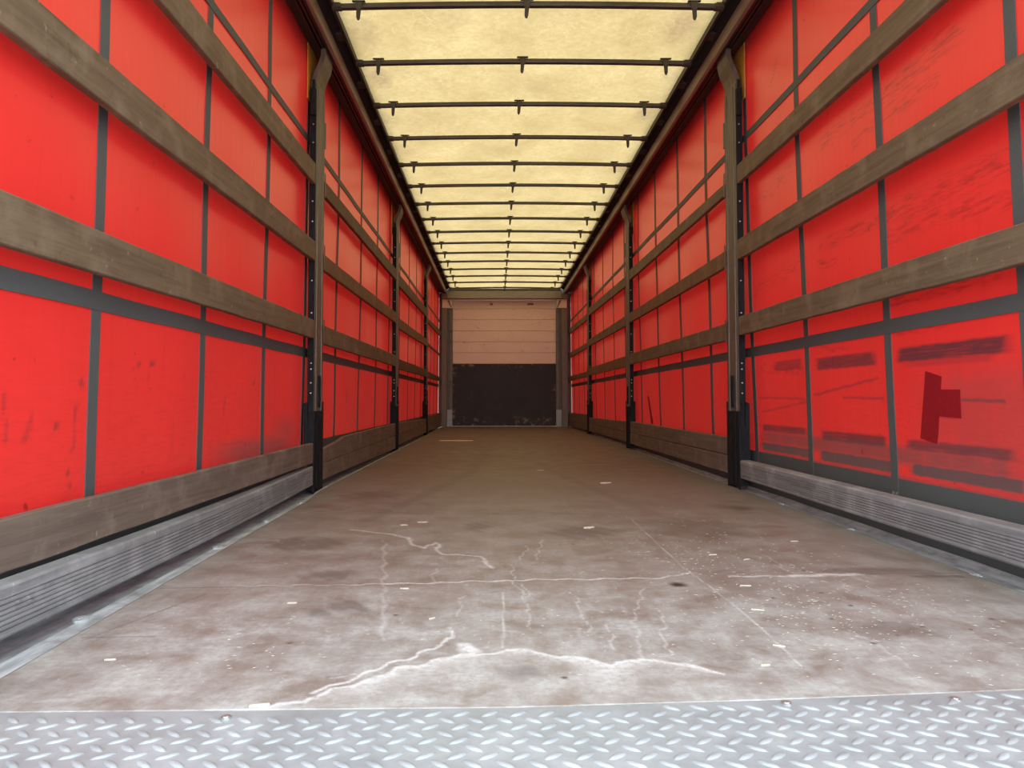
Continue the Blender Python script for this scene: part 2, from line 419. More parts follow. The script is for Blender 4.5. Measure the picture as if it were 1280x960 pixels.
# dusty region between the spill line and the sill, and pale worn patches
cx_ = np.array([c[0] for c in crest]); cy_ = np.array([c[1] for c in crest])
below = np.clip((np.interp(PW[:, 0], cx_, cy_, left=1.21, right=1.33) - PW[:, 1])/0.03 + 0.4, 0, 1)
dust_daylight = np.maximum(dust_daylight, below*0.85)
dust_daylight = np.maximum(dust_daylight, 1.0*np.clip(1.25 - (P[:, 1]-1.22)/1.5, 0, 1))  # daylight from the rear opening painted in, floor paler near the sill
dust_daylight = np.maximum(dust_daylight, 0.80*np.clip(1 - (P[:, 1]-1.3)/4.2, 0, 1))  # same painted daylight, fading further down the floor
def blob(x, y, rx, ry, amt, arr):
    d = np.sqrt(((PW[:, 0]-x)/rx)**2 + ((PW[:, 1]-y)/ry)**2) + 0.35*wob(P, 14/max(rx*4, .3), x)
    np.maximum(arr, amt*np.clip(1.6 - d*1.1, 0, 1), out=arr)
for a in ((-0.28, 2.33, .10, .09, .95), (-0.21, 2.30, .07, .08, .95), (-0.42, 1.31, .12, .05, .9), (-0.17, 1.35, .14, .07, .8), (0.01, 1.33, .18, .06, .9), (0.15, 1.31, .14, .05, .9),
          (0.58, 1.49, .07, .09, .95), (0.66, 1.53, .06, .10, .8), (1.02, 1.72, .13, .13, .85), (0.765, 2.01, .08, .12, .75), (0.46, 1.70, .12, .10, .6), (0.71, 1.42, .20, .07, .7), (-0.75, 1.36, .2, .08, .7), (1.05, 1.45, .2, .1, .6)):
    blob(*a, dust_daylight)
for a in ((0.334, 2.033, .020, .030, 1.0), (-0.552, 1.826, .05, .05, .5), (-0.606, 1.758, .03, .04, .45), (0.153, 2.84, .12, .12, .5), (-0.252, 2.97, .05, .1, .4), (-0.85, 3.9, .14, .18, .4), (-0.84, 2.60, .10, .10, .4),
          (-0.13, 1.385, .035, .04, .45), (-0.926, 2.60, .06, .10, .5), (-0.673, 2.15, .08, .05, .5), (0.996, 3.45, .05, .08, .6), (1.1, 2.45, .05, .10, .35), (0.735, 1.644, .10, .06, .4), (-0.64, 2.13, .03, .05, .5),
          (0.62, 2.95, .16, .22, .35), (1.0, 2.2, .2, .04, .4), (1.13, 2.13, .08, .02, .6)):
    blob(*a, dark)
for x, y_ in ((0.76, 2.20), (0.86, 2.21), (0.70, 1.95), (0.72, 1.83), (1.0, 1.72), (0.63, 1.55), (0.80, 1.66), (0.71, 1.60), (0.50, 2.65), (0.90, 1.64), (-0.62, 1.55), (-0.42, 1.75), (0.10, 2.6), (-0.05, 1.36), (0.62, 1.72), (0.55, 1.9)):
    d = np.hypot(P[:, 0]-x, P[:, 1]-y_); np.maximum(dark, 0.95*np.clip(1.6-d/0.0055, 0, 1), out=dark)
# fork-lift wheel tracks, faint and curving
stroke([(-0.75, 3.0), (-0.35, 5.2), (-0.25, 8.0)], 0.05, 0.22, dark)
stroke([(0.55, 3.2), (0.20, 5.5), (0.12, 8.5)], 0.05, 0.2, dark)
sm = fl.modifiers.new('thickness', 'SOLIDIFY'); sm.thickness = 0.003; sm.offset = -1
add_attr(fl.data, 'pale', pale); add_attr(fl.data, 'dark', dark); add_attr(fl.data, 'dust_daylight', dust_daylight)

# checker plate sill at the rear edge
bm = bmesh.new()
xs = np.linspace(-1.30, 1.30, 40)
t0 = [bm.verts.new((x, Y0, -0.0004)) for x in xs]
t1 = [bm.verts.new((x, float(sill_y(x)) - 0.002, -0.0004)) for x in xs]
b0 = [bm.verts.new((x, Y0, -0.12)) for x in xs]
b1 = [bm.verts.new((x, float(sill_y(x)) - 0.002, -0.12)) for x in xs]
for k in range(len(xs)-1):
    bm.faces.new((t0[k], t0[k+1], t1[k+1], t1[k])); bm.faces.new((b0[k+1], b0[k], b1[k], b1[k+1]))
    bm.faces.new((b0[k], b0[k+1], t0[k+1], t0[k])); bm.faces.new((t1[k], t1[k+1], b1[k+1], b1[k]))
bm.faces.new((t0[0], t1[0], b1[0], b0[0])); bm.faces.new((t1[-1], t0[-1], b0[-1], b1[-1]))
def tear(bm, cx, cy, ang, L=0.019, W=0.0062, H=0.0032):
    ca, sa = math.cos(ang), math.sin(ang)
    n = 12; rings = []
    for s, h in ((1.0, 0.0), (0.72, 0.72), (0.36, 1.0)):
        r = []
        for k in range(n):
            a = 2*math.pi*k/n
            px = L*s*math.cos(a); py = W*s*math.sin(a)*(0.55 + 0.45*abs(math.sin(a)))
            r.append(bm.verts.new((cx + px*ca - py*sa, cy + px*sa + py*ca, -0.0005 + H*h)))
        rings.append(r)
    for a, b in zip(rings, rings[1:]):
        for k in range(n): bm.faces.new((a[k], a[(k+1) % n], b[(k+1) % n], b[k]))
    bm.faces.new(rings[-1])
pit = 0.047
for i in range(-27, 28):
    for j in range(0, 12):
        for q, (ox, oy, an) in enumerate(((0, 0, 0.62), (pit/2, pit/2, -0.62))):
            x = i*pit + ox; y_ = Y0 + 0.03 + j*pit + oy
            if abs(x) < 1.27 and y_ < float(sill_y(x)) - 0.018: tear(bm, x, y_, an)
sill = link('sill_plate', bm, M['sill'], smooth=False)
tag(sill, 'bright galvanised checker plate sill along the rear edge of the floor', 'sill')
for p in sill.data.polygons:
    if len(p.vertices) == 4 and abs(p.normal.z) > 0.3 and p.area < 0.001: p.use_smooth = True
for (hx, hy) in ((0.32, 1.245), (-0.62, 1.19), (0.62, 1.262)):
    b2 = bmesh.new(); cyl(b2, (0, 0, 0), 'Z', 0.0085, 0.004, 14); cyl(b2, (0, 0, 0.002), 'Z', 0.005, 0.003, 12)
    link('rivet', b2, M['bolt'], sill, (hx, hy, 0.0006))

def curtain_x(s, y, z):
    y = np.asarray(y, float); z = np.asarray(z, float)
    k = np.clip((2.15 - z)/1.9, 0, 1)**1.25
    bul = (0.022 if s < 0 else np.interp(y, [0, 3.9, 4.6, 14], [0.050, 0.050, 0.036, 0.02]))
    rip = 0.0035*np.sin(y*8.85 + 0.7*z) * np.clip((2.4-z)/1.5, 0, 1) + 0.002*np.sin(y*3.1 + z*4)
    return s*(1.302 + bul*k + rip)

# galvanised edge rails left and right under the floor edge
for s, word in ((-1, 'left'), (1, 'right')):
    bm = bmesh.new()
    xi = 1.09 if s < 0 else 1.225
    ys = [float(sill_y(s*1.2)) + 0.001] + [1.4 + 0.1*q for q in range(126)] + [YF]
    rings = []
    for yy in ys:
        xe = -float(left_edge(yy)) + float(np.interp(yy, [1.2, 4.2, 14], [0.062, 0.022, 0.018])) if s < 0 else 1.288
        xo = abs(float(curtain_x(s, yy, -0.02))) - 0.0075
        prof = [(s*xi, -0.0035), (s*xe, -0.0035), (s*(xe+0.010), -0.030 if s < 0 else -0.012), (s*xo, -0.031 if s < 0 else 0.006), (s*xo, -0.075), (s*xi, -0.075)]
        rings.append([bm.verts.new((x, yy, z)) for x, z in prof])
    for a, b in zip(rings, rings[1:]):
        for q in range(6): bm.faces.new((a[q], a[(q+1) % 6], b[(q+1) % 6], b[q]))
    bm.faces.new(rings[0]); bm.faces.new(rings[-1][::-1])
    r = link('edge_rail', bm, M['strip'])
    tag(r, 'worn galvanised edge rail between the floor and the %s curtain' % word, 'rail')
    for yy in ((1.72, 2.55, 3.1, 3.65) if s < 0 else (2.15, 2.9, 3.6)):
        b2 = bmesh.new(); cyl(b2, (0, 0, 0), 'Z', 0.016, 0.006, 16); cyl(b2, (0, 0, 0.0032), 'Z', 0.008, 0.003, 12)
        for v in b2.verts: v.co.y *= 1.4
        link('rivet', b2, M['strip'], r, (s*(1.165 if s < 0 else 1.2545), yy, -0.0012))

# ------------------------------------------------------------------ roof tarpaulin
nr, nc = 280, 90
Vt = np.zeros((nr, nc, 3))
ys = np.linspace(Y0, YF, nr); xs = np.linspace(-1.088, 1.088, nc)
X_, Y_ = np.meshgrid(xs, ys)
ph = ((Y_ - 3.887)/0.667) % 1.0
camber = 0.014*(1 - (X_/1.16)**2)
Vt[..., 0] = X_; Vt[..., 1] = Y_
Vt[..., 2] = 2.731 + camber + 0.006*np.sin(ph*math.pi)*(0.6 + 0.4*np.sin(X_*5 + np.floor((Y_-3.887)/0.667)*2.1)) + 0.002*np.sin(X_*9+Y_*4)
Vt = Vt.reshape(-1, 3)
ceil = grid_mesh('ceiling', Vt, nr, nc, M['tarp'])
ceil['kind'] = 'structure'; ceil['label'] = 'backlit cream roof tarpaulin stretched over the roof bows'
st = np.zeros(len(Vt)); Pt = Vt[:, :2]
for (x, y_, rx, ry, am) in ((-0.98, 4.25, .08, .16, .45), (-0.97, 4.85, .07, .14, .65), (0.93, 4.15, .08, .2, .55), (0.98, 5.45, .08, .14, .6), (-1.0, 5.6, .1, .1, .25), (1.0, 4.8, .06, .1, .25), (-1.0, 6.3, .1, .1, .3), (1.0, 6.8, .1, .1, .3)):
    d = np.sqrt(((Pt[:, 0]-x)/rx)**2 + ((Pt[:, 1]-y_)/ry)**2); st = np.maximum(st, am*np.clip(1.5-d, 0, 1))
for k in range(40):
    x, y_ = rng.uniform(-1.1, 1.1), rng.uniform(3.2, 9.0); d = np.sqrt(((Pt[:, 0]-x)/.12)**2 + ((Pt[:, 1]-y_)/.12)**2)
    st = np.maximum(st, rng.uniform(.05, .18)*np.clip(1.4-d, 0, 1))
add_attr(ceil.data, 'stain', st)

# ------------------------------------------------------------------ curtains
vstrap = {-1: [1.31, 2.02, 2.755, 3.49, 4.215, 5.05, 5.92, 6.72, 7.50, 8.31, 9.19, 10.05, 10.80, 11.50, 12.33, 13.05, 13.70],
           1: [1.30, 2.03, 2.745, 3.47, 4.18, 4.98, 5.76, 6.57, 7.37, 8.18, 8.98, 9.84, 10.69, 11.40, 12.10, 12.81, 13.60]}
ZC0, ZC1 = -0.05, 2.69
for s, word in ((-1, 'left'), (1, 'right')):
    yl = [Y0]
    while yl[-1] < YF + 0.03: yl.append(min(YF + 0.03, yl[-1] + (0.012 if yl[-1] < 4.4 else 0.03)))
    ys = np.array(yl); zs = np.concatenate([np.arange(ZC0, 0.80, 0.0045), np.linspace(0.80, ZC1, 150)]) if s > 0 else np.linspace(ZC0, ZC1, 260)
    Yg, Zg = np.meshgrid(ys, zs)
    Vc = np.stack([curtain_x(s, Yg, Zg), Yg, Zg], -1).reshape(-1, 3)
    c = grid_mesh('side_curtain', Vc, len(zs), len(ys), mat_curtain('red tarpaulin %s' % word, 0.0 if s < 0 else 7.3))
    tag(c, 'red tarpaulin side curtain, grey straps, %s wall, %s' % (word, 'faint drip marks low down' if s < 0 else 'black scuff bands and a dark red patch'), 'curtain')
    Pc = Vc[:, 1:3]; Pw = Pc + np.stack([wob(Pc, 21, 1.0), wob(Pc, 33, 2.0)], 1)*np.array([0.02, 0.0018])
    scuff = np.zeros(len(Pc)); dirt = np.zeros(len(Pc)); speck = np.zeros(len(Pc))
    def rect(y0, y1, z0, z1, amt, arr, fy=0.05, fz=0.010):
        a = np.clip((Pw[:, 0]-y0)/fy, 0, 1)*np.clip((y1-Pw[:, 0])/fy, 0, 1)*np.clip((Pw[:, 1]-z0)/fz+.5, 0, 1)*np.clip((z1-Pw[:, 1])/fz+.5, 0, 1)
        np.maximum(arr, amt*a, out=arr)
    def mark(line, w, amt, arr):
        d = poly_dist(Pw, line); np.maximum(arr, amt*np.clip(1.4 - d/w, 0, 1), out=arr)
    if s > 0:
        rect(2.08, 2.70, .660, .714, 1.0, scuff); rect(2.84, 3.395, .660, .716, .9, scuff); rect(3.52, 3.91, .675, .728, .6, scuff)
        rect(2.15, 2.66, .640, .665, .4, scuff); rect(1.3, 1.98, .665, .715, .8, scuff)
        rect(2.08, 2.67, .338, .374, .85, scuff); rect(2.785, 3.365, .334, .378, .9, scuff); rect(3.495, 4.11, .347, .382, .85, scuff)
        rect(2.06, 4.13, .28, .345, .55, dirt, .1, .03); rect(1.2, 4.15, .205, .232, .6, dirt, .1, .02)
        rect(2.06, 2.665, .246, .288, .95, dirt); rect(2.737, 3.385, .238, .284, 1.0, dirt); rect(3.44, 4.125, .236, .28, .9, dirt)
        rect(1.2, 2.0, .24, .40, .8, dirt); rect(1.0, 2.66, .20, .62, .30, dirt, .3, .1)
        for ln, a in (([(3.4, .544), (2.836, .608)], .6), ([(3.118, .531), (2.8, .525)], .5), ([(2.34, .52), (2.145, .516)], .7), ([(4.24, .535), (3.518, .526)], .45), ([(4.08, .452), (3.49, .513)], .5)):
            mark(ln, .006, a, scuff)
        for ln, w, a in (([(3.214, 1.69), (2.784, 1.70)], .035, .8), ([(2.703, 1.681), (2.295, 1.719)], .05, .9), ([(2.706, 1.601), (2.385, 1.605)], .025, 1.0), ([(2.954, 1.59), (2.775, 1.61)], .03, .6),
                      ([(3.254, 1.232), (2.785, 1.237)], .03, .9), ([(2.727, 1.228), (2.381, 1.22), (2.08, 1.216)], .05, .8), ([(2.708, 1.137), (2.437, 1.153), (2.069, 1.105)], .035, .7),
                      ([(3.29, 1.15), (3.16, 1.133)], .02, 1.0), ([(2.7, .89), (2.45, .885), (2.12, .897)], .02, .9), ([(2.7, .77), (2.4, .775)], .015, .8), ([(4.1, 1.62), (3.5, 1.70)], .05, .5), ([(4.1, 1.15), (3.5, 1.2)], .04, .5), ([(3.35, .755), (3.1, .745)], .02, .8), ([(4.05, .70), (3.55, .67)], .03, .7)):
            mark(ln, w, a, speck)
        mark([(3.82, 2.22), (3.68, 2.33)], .004, .8, scuff)
        mark([(7.05, .55), (6.9, .30)], .03, .8, scuff)
    else:
        for ln, w, a in (([(1.664, .53), (1.667, .43)], .012, .7), ([(1.945, .50), (1.937, .385)], .010, .7), ([(1.92, .36), (1.921, .29)], .008, .9), ([(1.75, .48), (1.752, .42)], .010, .6), ([(3.0, .332), (3.34, .324)], .010, .5), ([(3.022, .535), (3.025, .45)], .010, .6), ([(2.34, .62), (2.35, .55)], .004, .6), ([(2.27, .62), (2.28, .55)], .004, .5), ([(5.45, .62), (5.46, .45)], .02, .6)):
            mark(ln, w, a, speck); mark(ln, w*0.6, a*0.6, scuff)
        for p_, r_ in (((1.955, .566), .012), ((1.867, .453), .008), ((4.962, .409), .02), ((2.288, .636), .008), ((2.371, .64), .010), ((3.346, .6), .010), ((2.6, .60), .005), ((2.33, 1.30), .006), ((2.25, 1.12), .006)):
            d = np.linalg.norm(Pw - np.array(p_), axis=1); np.maximum(scuff, .8*np.clip(1.5-d/r_, 0, 1), out=scuff)
        rect(2.8, 4.2, .24, .33, .5, dirt, .4, .06); rect(3.6, 4.2, .24, .42, .35, dirt, .3, .1)
    speck = np.maximum(speck, 0.25*np.clip((0.9 - Pc[:, 1])/0.6, 0, 1))
    add_attr(c.data, 'scuff', scuff); add_attr(c.data, 'dirt', dirt); add_attr(c.data, 'speck', speck)
    # webbing welded on the inside of the sheet
    T = 0.0025
    for k, yv in enumerate(vstrap[s]):
        bm = bmesh.new(); zz = np.linspace(0.05, ZC1 - 0.01, 60); w = 0.0235
        rows_ = []
        for z in zz:
            xw = float(curtain_x(s, yv, z)) - s*0.0012
            rows_.append([bm.verts.new((xw, yv-w, z)), bm.verts.new((xw, yv+w, z)), bm.verts.new((xw - s*T, yv+w, z)), bm.verts.new((xw - s*T, yv-w, z))])
        for a, b in zip(rows_, rows_[1:]):
            for q in range(4): bm.faces.new((a[q], a[(q+1) % 4], b[(q+1) % 4], b[q]))
        bm.faces.new(rows_[0]); bm.faces.new(rows_[-1][::-1])
        vs_ = link('vertical_strap', bm, M['strap'], c)
        if s > 0 and k == 2:
            for dy in (-0.011, 0.011):
                b2 = bmesh.new(); cyl(b2, (0, 0, 0), 'X', 0.006, 0.004, 12)
                link('rivet', b2, M['bolt'], vs_, (float(curtain_x(s, yv, .165)) - s*0.0045, yv + dy, .165))
    for zc, w in ((0.802, 0.027), (2.080, 0.020)):
        bm = bmesh.new(); rows_ = []
        for yv in np.arange(Y0, YF + 0.02, 0.06):
            pts = []
            for zz, off in ((zc-w, 0.0016), (zc+w, 0.0016), (zc+w, 0.0016 + T*1.5), (zc-w, 0.0016 + T*1.5)):
                pts.append(bm.verts.new((float(curtain_x(s, yv, zz)) - s*off, yv, zz)))
            rows_.append(pts)
        for a, b in zip(rows_, rows_[1:]):
            for q in range(4): bm.faces.new((a[q], a[(q+1) % 4], b[(q+1) % 4], b[q]))
        bm.faces.new(rows_[0]); bm.faces.new(rows_[-1][::-1])
        link('horizontal_strap', bm, M['strap'], c)
    bm = bmesh.new(); rows_ = []
    for yv in np.arange(Y0, YF + 0.02, 0.06):
        ztop = 0.222 if s > 0 else float(np.interp(yv, [4.15, 4.3], [0.222, 0.266]))
        pts = []
        for zz, off in ((0.070, 0.0008), (ztop, 0.0008), (ztop, 0.0018), (ZC0, 0.0018)):
            pts.append(bm.verts.new((float(curtain_x(s, yv, zz)) - s*off, yv, zz)))
        rows_.append(pts)
    for a, b in zip(rows_, rows_[1:]):
        for q in range(4): bm.faces.new((a[q], a[(q+1) % 4], b[(q+1) % 4], b[q]))
    bm.faces.new(rows_[0]); bm.faces.new(rows_[-1][::-1])
    h = link('hem_band', bm, M['strap'], c); h['label'] = 'dark grey hem band along the curtain bottom'
    if s > 0:
        def foil(name, pts, off, lab):
            bm = bmesh.new()
            a = [bm.verts.new((float(curtain_x(1, y_, z_)) - off, y_, z_)) for y_, z_ in pts]
            b = [bm.verts.new((float(curtain_x(1, y_, z_)) - off - 0.0012, y_, z_)) for y_, z_ in pts]
            bm.faces.new(a); bm.faces.new(b[::-1])
            for q in range(len(pts)): bm.faces.new((a[q], a[(q+1) % len(pts)], b[(q+1) % len(pts)], b[q]))
            o = link(name, bm, M['patch'], c); o['label'] = lab
        foil('repair_patch', [(2.515, .622), (2.43, .60), (2.44, .555), (2.468, .40), (2.478, .368), (2.567, .383), (2.55, .46), (2.53, .55)], 0.001, 'dark red repair tape running upright')
        foil('repair_patch', [(2.445, .556), (2.341, .554), (2.345, .46), (2.47, .465)], 0.0026, 'square dark red repair tape')
        foil('repair_patch', [(7.09, .56), (7.02, .55), (6.86, .31), (6.93, .28)], 0.001, 'small dark red repair tape')
    else:
        bm = bmesh.new()
        pts = [(1.652, .336), (1.625, .350), (1.60, .336), (1.625, .320)]
        a = [bm.verts.new((float(curtain_x(-1, y_, z_)) + 0.0008, y_, z_)) for y_, z_ in pts]
        b = [bm.verts.new((float(curtain_x(-1, y_, z_)) + 0.0022, y_, z_)) for y_, z_ in pts]
        bm.faces.new(a); bm.faces.new(b[::-1])
        for q in range(4): bm.faces.new((a[q], a[(q+1) % 4], b[(q+1) % 4], b[q]))
        o = link('sticker', bm, M['yellow'], c); o['label'] = 'small yellow diamond sticker'
        cc = sum((Vector((0, y_, z_)) for y_, z_ in pts), Vector())/4
        bm = bmesh.new()
        pin = [(cc.y + (y_-cc.y)*0.55, cc.z + (z_-cc.z)*0.55) for y_, z_ in pts]
        a = [bm.verts.new((float(curtain_x(-1, y_, z_)) + 0.0022, y_, z_)) for y_, z_ in pin]
        b = [bm.verts.new((float(curtain_x(-1, y_, z_)) + 0.0028, y_, z_)) for y_, z_ in pin]
        bm.faces.new(a); bm.faces.new(b[::-1])
        for q in range(4): bm.faces.new((a[q], a[(q+1) % 4], b[(q+1) % 4], b[q]))
        link('symbol', bm, M['shade_black'], o)

# ------------------------------------------------------------------ roof rails
for s, word in ((-1, 'left'), (1, 'right')):
    r = empty('roof_rail', (s*1.19, Y0, 2.60), 'long brown aluminium roof rail above the %s curtain' % word, 'rail')
    off = Vector((-s*1.19, -Y0, -2.60))
    def part(name, prof, mat, y0=Y0, y1=YF-0.05):
        bm = bmesh.new(); sweep_y(bm, [(s*x, z) for x, z in prof], [y0, (y0+y1)/2, y1]); return link(name, bm, mat, r, off)
    # pale inner side face
    part('side_face', [(1.150, 2.605), (1.156, 2.600), (1.170, 2.600), (1.170, 2.672), (1.156, 2.690), (1.150, 2.684)], M['rail'])
    # stepped underside with two grooves
    part('lower_channel', [(1.172, 2.606), (1.190, 2.606), (1.190, 2.640), (1.200, 2.640), (1.200, 2.612), (1.214, 2.612), (1.214, 2.648), (1.228, 2.648), (1.228, 2.618), (1.240, 2.618), (1.240, 2.690), (1.172, 2.690)], M['rail_dark'])
    part('curtain_track', [(1.252, 2.642), (1.288, 2.636), (1.288, 2.720), (1.242, 2.720), (1.242, 2.660)], M['rail_dark'])
    # roller slot, a solid fill coloured near-black for its shade, and inner lip
    part('roller_slot', [(1.088, 2.735), (1.152, 2.692), (1.168, 2.692), (1.200, 2.760), (1.088, 2.760)], M['shade_black'])
    part('inner_lip', [(1.078, 2.700), (1.092, 2.696), (1.096, 2.728), (1.087, 2.728), (1.087, 2.760), (1.078, 2.760)], M['rail_dark'])
    part('light_stop_cap', [(1.078, 2.762), (1.372, 2.762), (1.372, 2.782), (1.078, 2.782)], M['rail_dark'], Y0, YF + 0.08)  # unseen, added to stop sky light leaking past the curtain tops
    part('light_stop_fascia', [(1.352, 2.56), (1.372, 2.56), (1.372, 2.761), (1.352, 2.761)], M['rail'], Y0, YF + 0.08)  # unseen, added outside the curtain against the same light leak
    for k in range(15):
        yy = 3.887 + 0.667*(k + 0.5)
        if yy > YF - 0.3: break
        bm = bmesh.new(); box(bm, s*1.097, s*1.140, yy-0.045, yy+0.045, 2.700, 2.728, 0.004)
        link('slide_clip', bm, M['hook'], r, off)

# ------------------------------------------------------------------ roof bows
def make_bow(loc, label):
    e = empty('roof_bow', loc, label, 'roof bow', 'steel roof bows under the tarpaulin')
    bm = bmesh.new(); seg = 24; rings = []
    for k in range(seg + 1):
        x = -1.055 + 2.11*k/seg; z = 0.014*(1 - (x/1.055)**2)
        ring = []
        for q in range(12):
            a = 2*math.pi*(q+.5)/12; cy, cz = math.cos(a), math.sin(a)
            ring.append(bm.verts.new((x, 0.0165*max(-1, min(1, cy*1.25)), z + 0.0145*max(-1, min(1, cz*1.25)))))
        rings.append(ring)
    for a, b in zip(rings, rings[1:]):
        for q in range(12): bm.faces.new((a[q], a[(q+1) % 12], b[(q+1) % 12], b[q]))
    bm.faces.new(rings[0]); bm.faces.new(rings[-1][::-1])
    link('tube', bm, M['bow'], e)
    for sx in (-1, 1):
        bm = bmesh.new(); cyl(bm, (0, 0, 0), 'X', 0.021, 0.050, 14); box(bm, -0.022, 0.022, -0.026, 0.026, -0.012, 0.016, 0.004)
        link('end_roller', bm, M['hook'], e, (sx*1.06, 0, 0))
    for sx in (-0.937, -0.006, 0.918):
        z = 0.014*(1 - (sx/1.055)**2)
        bm = bmesh.new()
        box(bm, -0.036, 0.036, -0.030, -0.010, 0.0155, 0.0215, 0.002)          # top plate
        prof = [(-0.021, 0.016), (0.021, 0.016), (0.017, -0.004), (0.016, -0.026), (-0.016, -0.026), (-0.017, -0.004)]
        a = [bm.verts.new((x, -0.025, zz)) for x, zz in prof]; b = [bm.verts.new((x, -0.018, zz)) for x, zz in prof]
        bm.faces.new(a); bm.faces.new(b[::-1])
        for q in range(len(prof)): bm.faces.new((a[q], a[(q+1) % 6], b[(q+1) % 6], b[q]))
        h = link('hook', bm, M['hook'], e, (sx, 0, z))
        bm = bmesh.new(); dyx = random.uniform(-0.006, 0.006)
        prof = [(-0.0125, -0.018), (0.0125, -0.018), (0.0105+dyx, -0.072), (0.005+dyx, -0.086), (-0.005+dyx, -0.086), (-0.0105+dyx, -0.072)]
        a = [bm.verts.new((x, -0.024, zz)) for x, zz in prof]; b = [bm.verts.new((x, -0.016, zz)) for x, zz in prof]
        bm.faces.new(a); bm.faces.new(b[::-1])
        for q in range(6): bm.faces.new((a[q], a[(q+1) % 6], b[(q+1) % 6], b[q]))
        link('tongue', bm, M['hook'], h)
    return e

def copy_tree(o, parent=None):
    c = o.copy(); COL.objects.link(c)
    if parent: c.parent = parent
    for ch in [x for x in bpy.data.objects if x.parent == o]: copy_tree(ch, c)
    return c
ORD = ['nearest', 'second', 'third', 'fourth', 'fifth', 'sixth', 'seventh', 'eighth', 'ninth', 'tenth', 'eleventh', 'twelfth', 'thirteenth', 'fourteenth', 'fifteenth', 'sixteenth']
bow = None
for k in range(16):
    lab = 'dark steel roof bow with three hanging hooks, %s' % ('nearest the camera' if k == 0 else 'last one before the front wall' if k == 15 else '%s from the camera' % ORD[k])
    loc = (0, 3.887 + 0.6665*k, ZBAR)
    if bow is None: bow = make_bow(loc, lab)
    else:
        c = copy_tree(bow); c.location = loc; c['label'] = lab

